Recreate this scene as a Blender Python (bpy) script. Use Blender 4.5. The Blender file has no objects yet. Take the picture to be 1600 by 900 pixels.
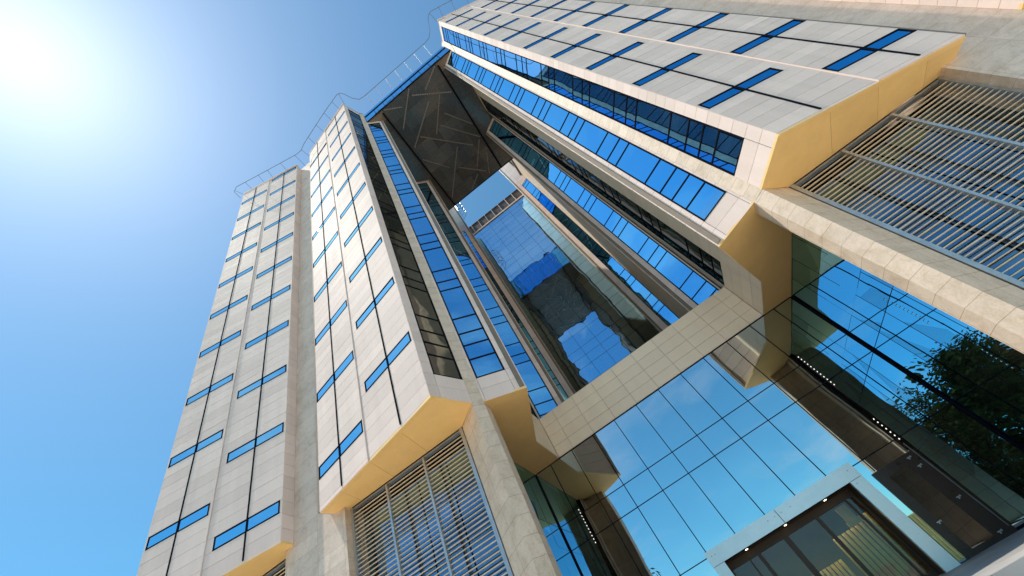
import bpy, math, random
from mathutils import Vector, Matrix
random.seed(7)
S = 0.78            # metres per survey unit (one storey = 4.72 units)
EYE = 1.6           # survey height 0 sits at eye level
GZ = -EYE / S       # ground in survey units
H, HS, HC = 60.0, 10.3, 55.4     # roof, wing soffits, canopy soffit
PZ = -0.75          # podium level
FLOOR = 4.72
scene = bpy.context.scene
C = scene.collection

def W(p): return (p[0] * S, p[1] * S, EYE + p[2] * S)

# ------------------------------------------------------------------ materials
def new_mat(name):
    m = bpy.data.materials.new(name); m.use_nodes = True
    nt = m.node_tree
    for n in list(nt.nodes): nt.nodes.remove(n)
    out = nt.nodes.new('ShaderNodeOutputMaterial')
    return m, nt, out

def N(nt, kind, **kw):
    n = nt.nodes.new(kind)
    for k, v in kw.items():
        if k in n.inputs: n.inputs[k].default_value = v
        else: setattr(n, k, v)
    return n

def L(nt, a, b): nt.links.new(a, b)

def ramp(nt, fac, stops):
    r = nt.nodes.new('ShaderNodeValToRGB')
    el = r.color_ramp.elements
    while len(el) > 1: el.remove(el[-1])
    el[0].position, el[0].color = stops[0][0], (*stops[0][1], 1)
    for p, c in stops[1:]:
        e = el.new(p); e.color = (*c, 1)
    L(nt, fac, r.inputs[0]); return r.outputs[0]

def mixc(nt, fac, a, b, mode='MIX'):
    m = nt.nodes.new('ShaderNodeMix'); m.data_type = 'RGBA'; m.blend_type = mode
    for sock, v in ((m.inputs[0], fac), (m.inputs[6], a), (m.inputs[7], b)):
        if hasattr(v, 'is_linked'): L(nt, v, sock)
        elif isinstance(v, (int, float)): sock.default_value = v
        else: sock.default_value = (*v, 1)
    return m.outputs[2]

def math_n(nt, op, a, b=None):
    m = nt.nodes.new('ShaderNodeMath'); m.operation = op
    for i, v in enumerate((a, b)):
        if v is None: continue
        if hasattr(v, 'is_linked'): L(nt, v, m.inputs[i])
        else: m.inputs[i].default_value = v
    return m.outputs[0]

def cladding_mat(name, base, var=0.10, rough=0.42, streak=0.14, spec=0.4):
    """painted / ceramic facade panel: tint per panel, soft weather streaks, fine speckle"""
    m, nt, out = new_mat(name)
    tint = N(nt, 'ShaderNodeAttribute', attribute_name='tint')
    geo = N(nt, 'ShaderNodeNewGeometry')
    mp = N(nt, 'ShaderNodeMapping'); mp.inputs['Scale'].default_value = (1.6, 1.6, 0.12)
    L(nt, geo.outputs['Position'], mp.inputs[0])
    n1 = N(nt, 'ShaderNodeTexNoise', Scale=1.3, Detail=6.0, Roughness=0.6); L(nt, mp.outputs[0], n1.inputs[0])
    n2 = N(nt, 'ShaderNodeTexNoise', Scale=14.0, Detail=4.0); L(nt, geo.outputs['Position'], n2.inputs[0])
    t = math_n(nt, 'MULTIPLY_ADD', tint.outputs['Fac'], var); t.node.inputs[2].default_value = 1 - var / 2
    s = math_n(nt, 'MULTIPLY_ADD', n1.outputs[0], streak * 2); s.node.inputs[2].default_value = 1 - streak
    sp = math_n(nt, 'MULTIPLY_ADD', n2.outputs[0], 0.08); sp.node.inputs[2].default_value = 0.96
    f = math_n(nt, 'MULTIPLY', math_n(nt, 'MULTIPLY', t, s), sp)
    vm = N(nt, 'ShaderNodeVectorMath', operation='SCALE'); vm.inputs[0].default_value = base; L(nt, f, vm.inputs['Scale'])
    b = N(nt, 'ShaderNodeBsdfPrincipled', Roughness=rough); b.inputs['Specular IOR Level'].default_value = spec
    L(nt, vm.outputs[0], b.inputs['Base Color'])
    r = math_n(nt, 'MULTIPLY_ADD', n1.outputs[0], 0.25); r.node.inputs[2].default_value = rough - 0.12
    L(nt, r, b.inputs['Roughness'])
    bp = N(nt, 'ShaderNodeBump', Strength=0.05, Distance=0.02); L(nt, n1.outputs[0], bp.inputs['Height']); L(nt, bp.outputs[0], b.inputs['Normal'])
    L(nt, b.outputs[0], out.inputs[0]); return m

def stone_mat(name, base, tile=(1.0, 0.53), joint=0.006, rough=0.6):
    m, nt, out = new_mat(name)
    uv = N(nt, 'ShaderNodeUVMap')
    geo = N(nt, 'ShaderNodeNewGeometry')
    br = N(nt, 'ShaderNodeTexBrick', Scale=1.0); br.inputs['Mortar Size'].default_value = joint
    br.inputs['Brick Width'].default_value, br.inputs['Row Height'].default_value = tile
    br.inputs['Color1'].default_value = (0.92, 0.92, 0.92, 1); br.inputs['Color2'].default_value = (1.05, 1.05, 1.05, 1)
    br.inputs['Mortar'].default_value = (0.55, 0.48, 0.40, 1); br.inputs['Mortar Smooth'].default_value = 0.3
    br.inputs['Bias'].default_value = 0.0
    br.offset = 0.0
    L(nt, uv.outputs[0], br.inputs['Vector'])
    n1 = N(nt, 'ShaderNodeTexNoise', Scale=2.2, Detail=9.0, Roughness=0.65, Distortion=0.8); L(nt, geo.outputs['Position'], n1.inputs[0])
    n2 = N(nt, 'ShaderNodeTexNoise', Scale=22.0, Detail=6.0, Roughness=0.7); L(nt, geo.outputs['Position'], n2.inputs[0])
    a = tuple(c * 0.85 for c in base); b_ = tuple(min(1, c * 1.08) for c in base)
    c1 = ramp(nt, n1.outputs[0], [(0.28, (a[0] * .95, a[1] * .9, a[2] * .82)), (0.52, base), (0.75, b_)])
    vor = N(nt, 'ShaderNodeTexNoise', Scale=3.0, Detail=12.0, Roughness=0.55, Distortion=2.5); L(nt, geo.outputs['Position'], vor.inputs[0])
    vein = ramp(nt, vor.outputs[0], [(0.47, (1, 1, 1)), (0.5, (0.90, 0.87, 0.83)), (0.53, (1, 1, 1))])
    sp = ramp(nt, n2.outputs[0], [(0.3, (0.94, 0.93, 0.92)), (0.65, (1.03, 1.03, 1.03))])
    col = mixc(nt, 1.0, mixc(nt, 1.0, mixc(nt, 1.0, c1, vein, 'MULTIPLY'), sp, 'MULTIPLY'), br.outputs[0], 'MULTIPLY')
    b = N(nt, 'ShaderNodeBsdfPrincipled', Roughness=rough); b.inputs['Specular IOR Level'].default_value = 0.3
    L(nt, col, b.inputs['Base Color'])
    hgt = math_n(nt, 'SUBTRACT', math_n(nt, 'MULTIPLY', n2.outputs[0], 0.25), math_n(nt, 'MULTIPLY', br.outputs['Fac'], 1.0))
    bp = N(nt, 'ShaderNodeBump', Strength=0.35, Distance=0.01); L(nt, hgt, bp.inputs['Height']); L(nt, bp.outputs[0], b.inputs['Normal'])
    L(nt, b.outputs[0], out.inputs[0]); return m

def glass_mat(name, tint, refl, body=(0.012, 0.016, 0.02), wave=0.0, wscale=0.6, fine=0.0, graze=0.25, body2=None):
    """coated architectural glass: tinted mirror layer over a dark room (browns put reflected tones into its colour), gently bowed panes"""
    m, nt, out = new_mat(name)
    geo = N(nt, 'ShaderNodeNewGeometry')
    body_n = N(nt, 'ShaderNodeTexNoise', Scale=0.55, Detail=3.0); L(nt, geo.outputs['Position'], body_n.inputs[0])
    col = ramp(nt, body_n.outputs[0], [(0.35, body), (0.68, body2 or tuple(c * 2.2 for c in body))])
    d = N(nt, 'ShaderNodeBsdfDiffuse'); L(nt, col, d.inputs[0])
    g = N(nt, 'ShaderNodeBsdfGlossy', Roughness=0.006); g.inputs[0].default_value = (*tint, 1)
    lw = N(nt, 'ShaderNodeLayerWeight', Blend=0.35)
    f = math_n(nt, 'MULTIPLY_ADD', lw.outputs['Fresnel'], graze); f.node.inputs[2].default_value = refl
    f.node.use_clamp = True
    mx = N(nt, 'ShaderNodeMixShader'); L(nt, f, mx.inputs[0]); L(nt, d.outputs[0], mx.inputs[1]); L(nt, g.outputs[0], mx.inputs[2])
    if wave or fine:
        n1 = N(nt, 'ShaderNodeTexNoise', Scale=wscale, Detail=1.5, Roughness=0.4); L(nt, geo.outputs['Position'], n1.inputs[0])
        h = n1.outputs[0]
        bp = N(nt, 'ShaderNodeBump', Strength=1.0, Distance=wave); L(nt, h, bp.inputs['Height'])
        nrm = bp.outputs[0]
        if fine:
            n2 = N(nt, 'ShaderNodeTexNoise', Scale=wscale * 3.2, Detail=1.0); L(nt, geo.outputs['Position'], n2.inputs[0])
            b2 = N(nt, 'ShaderNodeBump', Strength=1.0, Distance=fine); L(nt, n2.outputs[0], b2.inputs['Height']); L(nt, nrm, b2.inputs['Normal']); nrm = b2.outputs[0]
        L(nt, nrm, g.inputs['Normal'])
    L(nt, mx.outputs[0], out.inputs[0]); return m

def clear_glass(name, tint=(0.75, 0.85, 0.85), refl=0.22):
    m, nt, out = new_mat(name)
    t = N(nt, 'ShaderNodeBsdfTransparent'); t.inputs[0].default_value = (*tint, 1)
    g = N(nt, 'ShaderNodeBsdfGlossy', Roughness=0.01); g.inputs[0].default_value = (0.85, 0.92, 1, 1)
    geo = N(nt, 'ShaderNodeNewGeometry')
    n1 = N(nt, 'ShaderNodeTexNoise', Scale=1.2, Detail=1.0); L(nt, geo.outputs['Position'], n1.inputs[0])
    bp = N(nt, 'ShaderNodeBump', Strength=1.0, Distance=0.01); L(nt, n1.outputs[0], bp.inputs['Height']); L(nt, bp.outputs[0], g.inputs['Normal'])
    mx = N(nt, 'ShaderNodeMixShader'); mx.inputs[0].default_value = refl
    L(nt, t.outputs[0], mx.inputs[1]); L(nt, g.outputs[0], mx.inputs[2]); L(nt, mx.outputs[0], out.inputs[0]); return m

def paint_mat(name, col, rough=0.4, metal=0.0, var=0.12, scale=3.0, spec=0.4):
    m, nt, out = new_mat(name)
    geo = N(nt, 'ShaderNodeNewGeometry')
    n1 = N(nt, 'ShaderNodeTexNoise', Scale=scale, Detail=6.0, Roughness=0.6); L(nt, geo.outputs['Position'], n1.inputs[0])
    c = ramp(nt, n1.outputs[0], [(0.3, tuple(x * (1 - var) for x in col)), (0.7, tuple(min(1, x * (1 + var)) for x in col))])
    b = N(nt, 'ShaderNodeBsdfPrincipled', Roughness=rough, Metallic=metal); b.inputs['Specular IOR Level'].default_value = spec
    L(nt, c, b.inputs['Base Color'])
    r = math_n(nt, 'MULTIPLY_ADD', n1.outputs[0], 0.2); r.node.inputs[2].default_value = max(0.02, rough - 0.1); L(nt, r, b.inputs['Roughness'])
    L(nt, b.outputs[0], out.inputs[0]); return m

def glow_mat(name, col, st):
    m, nt, out = new_mat(name)
    e = N(nt, 'ShaderNodeEmission', Strength=st); e.inputs[0].default_value = (*col, 1)
    L(nt, e.outputs[0], out.inputs[0]); return m

def soffit_mat(name):
    """dark polished canopy lining: patchy brown-black sheets with a weak sheen"""
    m, nt, out = new_mat(name)
    geo = N(nt, 'ShaderNodeNewGeometry')
    n1 = N(nt, 'ShaderNodeTexNoise', Scale=0.35, Detail=5.0, Roughness=0.6); L(nt, geo.outputs['Position'], n1.inputs[0])
    n2 = N(nt, 'ShaderNodeTexNoise', Scale=6.0, Detail=6.0, Roughness=0.7); L(nt, geo.outputs['Position'], n2.inputs[0])
    tint = N(nt, 'ShaderNodeAttribute', attribute_name='tint')
    c = ramp(nt, n1.outputs[0], [(0.3, (0.085, 0.125, 0.155)), (0.5, (0.125, 0.14, 0.155)), (0.7, (0.19, 0.182, 0.168))])
    sp = ramp(nt, n2.outputs[0], [(0.3, (0.7, 0.7, 0.7)), (0.7, (1.2, 1.2, 1.2))])
    tt = ramp(nt, tint.outputs['Fac'], [(0, (0.75, 0.75, 0.75)), (1, (1.25, 1.25, 1.25))])
    c = mixc(nt, 1.0, mixc(nt, 1.0, c, sp, 'MULTIPLY'), tt, 'MULTIPLY')
    b = N(nt, 'ShaderNodeBsdfPrincipled', Roughness=0.16); b.inputs['Specular IOR Level'].default_value = 0.55
    L(nt, c, b.inputs['Base Color'])
    bp = N(nt, 'ShaderNodeBump', Strength=0.4, Distance=0.02); L(nt, n1.outputs[0], bp.inputs['Height']); L(nt, bp.outputs[0], b.inputs['Normal'])
    L(nt, b.outputs[0], out.inputs[0]); return m

def leaf_mat(name, cols):
    m, nt, out = new_mat(name)
    geo = N(nt, 'ShaderNodeNewGeometry')
    n1 = N(nt, 'ShaderNodeTexNoise', Scale=0.7, Detail=4.0); L(nt, geo.outputs['Position'], n1.inputs[0])
    c = ramp(nt, n1.outputs[0], [(0.3, cols[0]), (0.5, cols[1]), (0.72, cols[2])])
    d = N(nt, 'ShaderNodeBsdfDiffuse'); L(nt, c, d.inputs[0])
    t = N(nt, 'ShaderNodeBsdfTranslucent'); L(nt, c, t.inputs[0])
    mx = N(nt, 'ShaderNodeMixShader'); mx.inputs[0].default_value = 0.3
    L(nt, d.outputs[0], mx.inputs[1]); L(nt, t.outputs[0], mx.inputs[2]); L(nt, mx.outputs[0], out.inputs[0]); return m

M = dict(
    cream=cladding_mat('cream_cladding', (0.85, 0.69, 0.615), rough=0.62, spec=0.015, var=0.14, streak=0.13),
    cream_lifted=cladding_mat('lifted_cladding', (0.93, 0.755, 0.56), spec=0.15, var=0.07, streak=0.08),  # cream panels again, colour lightened and warmed for light missing in the court
    joint=paint_mat('panel_joint', (0.26, 0.21, 0.17), 0.8),
    yellow=cladding_mat('ochre_soffit', (0.94, 0.635, 0.265), var=0.09, streak=0.11, rough=0.5),
    stone=stone_mat('limestone', (0.77, 0.62, 0.49)),
    stoneg=stone_mat('grey_limestone', (0.77, 0.63, 0.53), tile=(1.1, 0.53), joint=0.004),
    frame=paint_mat('dark_frame', (0.012, 0.013, 0.02), 0.6, spec=0.0),
    alu=paint_mat('aluminium', (0.50, 0.50, 0.50), 0.35, 0.6),
    slat=paint_mat('slat_bronze', (0.76, 0.63, 0.47), 0.5, 0.0),
    white=paint_mat('portal_metal', (0.88, 0.95, 0.95), 0.32, 0.35, var=0.06),
    gold=paint_mat('brass', (0.98, 0.74, 0.30), 0.25, 0.2),
    curtain=paint_mat('gold_curtain', (0.56, 0.38, 0.07), 0.45),
    brown=paint_mat('brown_lining', (0.085, 0.05, 0.03), 0.5),
    ochre=paint_mat('ochre_panel', (0.55, 0.30, 0.05), 0.5),
    win=glass_mat('window_glass', (0.32, 0.72, 0.94), 0.86, wave=0.006, wscale=1.0),
    win_deepsky=glass_mat('deep_sky_window_glass', (0.08, 0.48, 0.88), 0.80, wave=0.006, wscale=1.0),  # same glass as the left wing, deeper sky reflection put into its tint
    strip=glass_mat('strip_glass', (0.17, 0.60, 0.96), 0.80, body=(0.10, 0.062, 0.035), wave=0.012, wscale=0.7),
    wavy=glass_mat('wavy_glass', (0.20, 0.52, 0.86), 0.66, wave=0.012, wscale=0.35, fine=0.0012),
    central=glass_mat('court_glass', (0.34, 0.66, 0.96), 0.70, body=(0.055, 0.04, 0.02), wave=0.034, wscale=0.42, fine=0.003),
    main=glass_mat('lobby_glass', (0.74, 0.92, 1.0), 0.68, body=(0.016, 0.012, 0.008), body2=(0.075, 0.048, 0.022), wave=0.02, wscale=0.45),
    sideg=glass_mat('side_glass', (0.34, 0.74, 0.96), 0.70, body=(0.016, 0.012, 0.008), body2=(0.06, 0.042, 0.02), wave=0.02, wscale=0.45),
    dark=glass_mat('dark_reflection_glass', (0.62, 0.70, 0.72), 0.30, body=(0.018, 0.018, 0.014), wave=0.02),  # dull glass; the dark things mirrored in it are put into its colour
    louvglass=glass_mat('louvre_glass', (0.30, 0.62, 0.95), 0.30, body=(0.03, 0.021, 0.010), graze=.15, wave=0.02, wscale=.6),
    clear=clear_glass('clear_glass', refl=.06),
    soffit=soffit_mat('canopy_lining'),
    lamp=paint_mat('unlit_lamp', (0.25, 0.235, 0.21), 0.5),
    led=glow_mat('led', (1.0, 0.95, 0.88), 1.5),
    warm=glow_mat('downlight_glow', (1.0, 0.85, 0.6), 6.0),
    doorf=paint_mat('door_frame', (0.05, 0.032, 0.024), 0.3),
    hall=glow_mat('added_hall_glow', (1.0, 0.82, 0.5), 110.0),  # glow for the fill added inside the hall
    rail=paint_mat('rail_steel', (0.22, 0.24, 0.27), 0.35, 0.6),
    bark=paint_mat('bark', (0.07, 0.05, 0.035), 0.9, var=0.4, scale=9),
    leaf=leaf_mat('leaf', [(0.02, 0.026, 0.009), (0.06, 0.056, 0.018), (0.15, 0.11, 0.032)]),
    roof=paint_mat('roof_gravel', (0.30, 0.28, 0.26), 0.9),
)

# ------------------------------------------------------------------ mesh builder
class MB:
    def __init__(s): s.v = []; s.f = []; s.mi = []; s.t = []
    def face(s, pts, mi=0, t=0.5):
        i = len(s.v); s.v += [W(p) for p in pts]; s.f.append(tuple(range(i, i + len(pts)))); s.mi.append(mi); s.t.append(t)
    def hexa(s, a, b, mi=0, t=None):
        """a = 4 corners of one end, b = matching corners of the other end"""
        if t is None: t = random.random()
        i = len(s.v); s.v += [W(p) for p in a] + [W(p) for p in b]
        for q in ((0, 3, 2, 1), (4, 5, 6, 7), (0, 1, 5, 4), (1, 2, 6, 5), (2, 3, 7, 6), (3, 0, 4, 7)):
            s.f.append(tuple(i + k for k in q)); s.mi.append(mi); s.t.append(t)
    def box(s, x0, x1, y0, y1, z0, z1, mi=0, t=None):
        s.hexa([(x0, y0, z0), (x1, y0, z0), (x1, y1, z0), (x0, y1, z0)], [(x0, y0, z1), (x1, y0, z1), (x1, y1, z1), (x0, y1, z1)], mi, t)
    def fbox(s, fr, s0, s1, z0, z1, n0, n1, mi=0, t=None, jig=0.0):
        j = [n1 + random.uniform(-jig, jig) for _ in range(4)] if jig else [n1] * 4
        s.hexa([fr.p(s0, n0, z0), fr.p(s1, n0, z0), fr.p(s1, n0, z1), fr.p(s0, n0, z1)],
               [fr.p(s0, j[0], z0), fr.p(s1, j[1], z0), fr.p(s1, j[2], z1), fr.p(s0, j[3], z1)], mi, t)
    def fquad(s, fr, s0, s1, z0, z1, n, tilt=0.0, mi=0):
        w, h = s1 - s0, z1 - z0
        a, b = random.gauss(0, tilt) * w / 2, random.gauss(0, tilt) * h / 2
        s.face([fr.p(s0, n - a - b, z0), fr.p(s1, n + a - b, z0), fr.p(s1, n + a + b, z1), fr.p(s0, n - a + b, z1)], mi, random.random())
    def prism(s, poly, z0, z1, mi=0, t=0.5):
        n = len(poly); i = len(s.v)
        s.v += [W((x, y, z0)) for x, y in poly] + [W((x, y, z1)) for x, y in poly]
        s.f.append(tuple(i + k for k in range(n))[::-1]); s.f.append(tuple(i + n + k for k in range(n)))
        for k in range(n): s.f.append((i + k, i + (k + 1) % n, i + n + (k + 1) % n, i + n + k))
        s.mi += [mi] * (n + 2); s.t += [t] * (n + 2)
    def tube(s, pts, r, seg=8, mi=0, r1=None):
        pts = [Vector(p) for p in pts]; i0 = len(s.v); n = len(pts)
        for k, p in enumerate(pts):
            d = (pts[min(k + 1, n - 1)] - pts[max(k - 1, 0)]).normalized()
            u = d.cross(Vector((0, 0, 1)) if abs(d.z) < 0.9 else Vector((1, 0, 0))).normalized(); w = d.cross(u)
            rr = r if r1 is None else r + (r1 - r) * k / (n - 1)
            for q in range(seg):
                a = 2 * math.pi * q / seg; s.v.append(W(p + u * rr * math.cos(a) + w * rr * math.sin(a)))
        for k in range(n - 1):
            for q in range(seg):
                a, b = i0 + k * seg + q, i0 + k * seg + (q + 1) % seg
                s.f.append((a, b, b + seg, a + seg)); s.mi.append(mi); s.t.append(0.5)
        s.f.append(tuple(i0 + q for q in range(seg))[::-1]); s.f.append(tuple(i0 + (n - 1) * seg + q for q in range(seg)))
        s.mi += [mi] * 2; s.t += [0.5] * 2
    def mesh(s, name, mats, smooth=False):
        me = bpy.data.meshes.new(name); me.from_pydata(s.v, [], s.f)
        for m in mats: me.materials.append(m)
        me.polygons.foreach_set('material_index', s.mi)
        at = me.attributes.new('tint', 'FLOAT', 'FACE'); at.data.foreach_set('value', s.t)
        uv = me.uv_layers.new(name='UVMap'); co = []
        for p in me.polygons:
            n = p.normal
            if abs(n.z) > 0.7: u, w = Vector((1, 0, 0)), Vector((0, 1, 0))
            else: u, w = Vector((-n.y, n.x, 0)).normalized(), Vector((0, 0, 1))
            for vi in p.vertices:
                c = me.vertices[vi].co; co += [c.dot(u), c.dot(w)]
        uv.data.foreach_set('uv', co)
        if smooth: me.polygons.foreach_set('use_smooth', [True] * len(me.polygons))
        me.update(); return me
    def obj(s, name, mats, parent=None, smooth=False):
        if not isinstance(mats, (list, tuple)): mats = [mats]
        o = bpy.data.objects.new(name, s.mesh(name, mats, smooth)); C.objects.link(o)
        if parent: o.parent = parent
        return o

class Fr:
    """frame of an upright face: s runs P->Q, n points outward (to the side of ref)"""
    def __init__(f, P, Q, ref=(-1.9, 0)):
        f.P, f.Q = Vector(P), Vector(Q); f.d = (f.Q - f.P).normalized(); f.len = (f.Q - f.P).length
        n = Vector((f.d.y, -f.d.x))
        if n.dot(Vector(ref) - f.P) < 0: n = -n
        f.n = n
    def p(f, s, n, z):
        q = f.P + f.d * s + f.n * n; return (q.x, q.y, z)

def empty(name, loc=(0, 0, 0)):
    o = bpy.data.objects.new(name, None); C.objects.link(o); o.location = loc; return o

building = empty('office_building')
building['label'] = 'tall cream panelled office tower with stepped wings and dark canopy over its court'
building['category'] = 'building'

GAP = 0.0085
def cladding(fr, cols, rows, holes=(), n=0.0, name='cladding', mat='cream', parent=building, back=0.25, mb=None):
    """individual panels with open joints over a dark backing; holes = (s0,s1,z0,z1) left open"""
    own = mb is None
    if own: mb = MB()
    for i in range(len(cols) - 1):
        for j in range(len(rows) - 1):
            s0, s1, z0, z1 = cols[i], cols[i + 1], rows[j], rows[j + 1]
            zc = (z0 + z1) / 2
            segs = [(s0, s1)]
            for (a, b, c, d) in holes:
                if c - 1e-3 < zc < d + 1e-3:
                    new = []
                    for (p, q) in segs:
                        if b <= p or a >= q: new.append((p, q)); continue
                        if a > p + .02: new.append((p, a))
                        if b < q - .02: new.append((b, q))
                    segs = new
            for (p, q) in segs:
                mb.fbox(fr, p + GAP, q - GAP, z0 + GAP, z1 - GAP, n - 0.05, n, 0, None, 0.003)
    return mb.obj(name, [M[mat], M['joint']], parent) if own else mb

def backing(mb, fr, s0, s1, z0, z1, n=0.0, th=0.2):
    mb.fbox(fr, s0, s1, z0 + (.13 if abs(z0 - HS) < .01 else 0), z1, n - 0.05 - th, n - 0.055, 1, 0.5)

def row_list(z0, z1, anchor, h=FLOOR / 7):
    k0 = math.ceil((z0 - anchor) / h + 0.12); r = [z0]
    k = k0
    while anchor + k * h < z1 - 0.15: r.append(anchor + k * h); k += 1
    r.append(z1); return r

TR = [13.80, 14.68, 15.88]
def transoms(z0, z1, extra=()):
    r = list(extra)
    for k in range(-2, 14):
        for t in TR:
            z = t + k * FLOOR
            if z0 + 0.4 < z < z1 - 0.4 and all(abs(z - e) > 0.35 for e in r): r.append(z)
    return sorted(r)

def glazing(fr, s0, s1, z0, z1, tr, mull=(), name='glazing_strip', glass='strip', n=0.0, bar=0.06, parent=building, tilt=0.0012, recess=0.015, mbar=None, proud=0.02):
    mb = MB(); mbar = mbar or bar
    pr = proud
    mb.fbox(fr, s0, s0 + bar, z0, z1, n - 0.2, n + pr, 0); mb.fbox(fr, s1 - bar, s1, z0, z1, n - 0.2, n + pr, 0)
    mb.fbox(fr, s0 + bar, s1 - bar, z0, z0 + bar, n - 0.2, n + pr - .003, 0); mb.fbox(fr, s0 + bar, s1 - bar, z1 - bar, z1, n - 0.2, n + pr - .003, 0)
    for t in tr: mb.fbox(fr, s0 + bar, s1 - bar, t - mbar / 2, t + mbar / 2, n - 0.15, n + pr * .6, 0)
    for m in mull: mb.fbox(fr, m - mbar / 2, m + mbar / 2, z0 + bar, z1 - bar, n - 0.15, n + pr * .75, 0)
    f = mb.obj(name, M['frame'], parent)
    pb = MB(); ss = [s0 + bar / 2] + list(mull) + [s1 - bar / 2]; zz = [z0 + bar / 2] + list(tr) + [z1 - bar / 2]
    for i in range(len(ss) - 1):
        for j in range(len(zz) - 1): pb.fquad(fr, ss[i], ss[i + 1], zz[j], zz[j + 1], n - recess, tilt)
    pb.obj('pane', M[glass], f)
    return f

# ------------------------------------------------------------------ strip windows (one prototype, copied)
WW, WH = 3.36, FLOOR / 7
WIN = {}
def make_window(mullion, glass):
    base = Fr((0, 0), (1, 0), ref=(0, -1)); b = 0.07
    mb = MB()
    def lb(s0, s1, z0, z1, n0, n1):
        mb.fbox(base, s0, s1, z0 + GZ, z1 + GZ, n0, n1)
    lb(0, WW, 0, b, -.12, .012); lb(0, WW, WH - b, WH, -.12, .012); lb(0, b, b, WH - b, -.12, .010); lb(WW - b, WW, b, WH - b, -.12, .010)
    fm = mb.mesh('window', [M['frame']])
    pm = []
    for (p, q) in ((b, mullion), (mullion, WW - b)):
        g = MB(); g.fquad(base, p, q, b + GZ, WH - b + GZ, -0.006, 0.0); pm.append(g.mesh('pane', [M[glass]]))
    return fm, pm
def window(fr, s, z, n, mullion):
    key = (round(mullion, 2), fr.P.x > 0)
    if key not in WIN: WIN[key] = make_window(mullion, 'win_deepsky' if key[1] else 'win')  # right wing panes carry the painted deeper reflection
    fm, pm = WIN[key]
    o = bpy.data.objects.new('window', fm); C.objects.link(o); o.parent = building
    p0 = Vector(W(fr.p(s, n, 0))); d = Vector((fr.d.x, fr.d.y, 0)); nn = Vector((fr.n.x, fr.n.y, 0))
    p0.z = (z - GZ) * S + (EYE + GZ * S)
    # local x -> d, local -y -> n (d may be flipped so that the frame stays right handed)
    if d.cross(-nn).z < 0:
        p0 = p0 + d * WW * S; d = -d
    R = Matrix(((d.x, -nn.x, 0, p0.x), (d.y, -nn.y, 0, p0.y), (0, 0, 1, p0.z), (0, 0, 0, 1)))
    o.matrix_basis = R
    for m in pm:
        c = bpy.data.objects.new('pane', m); C.objects.link(c); c.parent = o
        c.rotation_euler = (random.gauss(0, 0.0016), 0, random.gauss(0, 0.0016))
    return o

# ------------------------------------------------------------------ plan of one half (mirrored)
a1, a2, a3, a4 = (7.35, 9.82), (6.60, 11.47), (6.27, 11.80), (4.63, 12.69)
a9 = (14.50, 11.36)
b1, b2 = (16.77, 11.36), (24.14, 10.03)
PIER_OUT, PIER_IN = (7.72, 12.28), (6.32, 12.38)
XP = 6.28           # recess half width, upper court
XG = 7.87           # recess half width, lobby
YG = 19.09          # lobby glass plane
YC = 36.5           # court glass plane
o1, o2 = (6.52, 20.20), (4.68, 21.20)
c1, c2 = (6.67, 30.73), (4.75, 31.5)

def front_wing(P, Q, inner_wb, outer_wb, inner_rows, outer_rows, w_in, w_out, mull_in, mull_out, ref):
    fr = Fr(P, Q, ref); Ln = fr.len; G = 3.87; PR = 0.05
    mb = MB()
    holes = [(w_in[0], w_in[1], inner_wb + k * FLOOR, inner_wb + k * FLOOR + WH) for k in range(inner_rows)]
    cladding(fr, [0, mull_in, G], row_list(HS, H, inner_wb), holes, 0.0, mb=mb)
    holes = [(w_out[0], w_out[1], outer_wb + k * FLOOR, outer_wb + k * FLOOR + WH) for k in range(outer_rows)]
    cladding(fr, [G, mull_out, Ln], row_list(HS, H, outer_wb), holes, PR, mb=mb)
    backing(mb, fr, 0, Ln, HS, H)
    mb.fbox(fr, G + .004, G + .045, HS, H, -0.05, PR + 0.0, 0, 0.2)
    mb.obj('cladding', [M['cream'], M['joint']], building)
    mu = MB()
    mu.fbox(fr, mull_in - .035, mull_in + .035, HS + .15, H - .1, -.05, 0.03); mu.fbox(fr, mull_out - .035, mull_out + .035, HS + .15, H - .1, -.05, PR + 0.03)
    mu.obj('mullion', M['frame'], building)
    cp = MB(); cp.fbox(fr, -0.03, Ln + .03, H, H + .12, -.5, PR + .05, 0, .6); cp.obj('coping', M['cream'], building)
    for k in range(inner_rows): window(fr, w_in[0], inner_wb + k * FLOOR, 0.0, mull_in - w_in[0])
    for k in range(outer_rows): window(fr, w_out[0], outer_wb + k * FLOOR, PR, mull_out - w_out[0])
    return fr

def plain_face(P, Q, z0, z1, ref, mat='cream', anchor=HS, h=FLOOR / 7, cols=None, holes=(), name='cladding'):
    fr = Fr(P, Q, ref); mb = MB()
    rows = [z0]
    k = math.ceil((z0 - anchor) / h + .2)
    while anchor + k * h < z1 - .1: rows.append(anchor + k * h); k += 1
    rows.append(z1)
    cladding(fr, cols or [0, fr.len], rows, holes, 0.0, mb=mb)
    if not holes: backing(mb, fr, 0, fr.len, z0, z1)
    mb.obj(name, [M[mat], M['joint']], building); return fr

def soffit_part(polys, z, name='soffit', mat='yellow', th=0.10):
    mb = MB()
    for p in polys: mb.prism(p, z, z + th, 0, random.random())
    return mb.obj(name, M[mat], building)

def lerp(P, Q, t): return (P[0] + (Q[0] - P[0]) * t, P[1] + (Q[1] - P[1]) * t)

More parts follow.
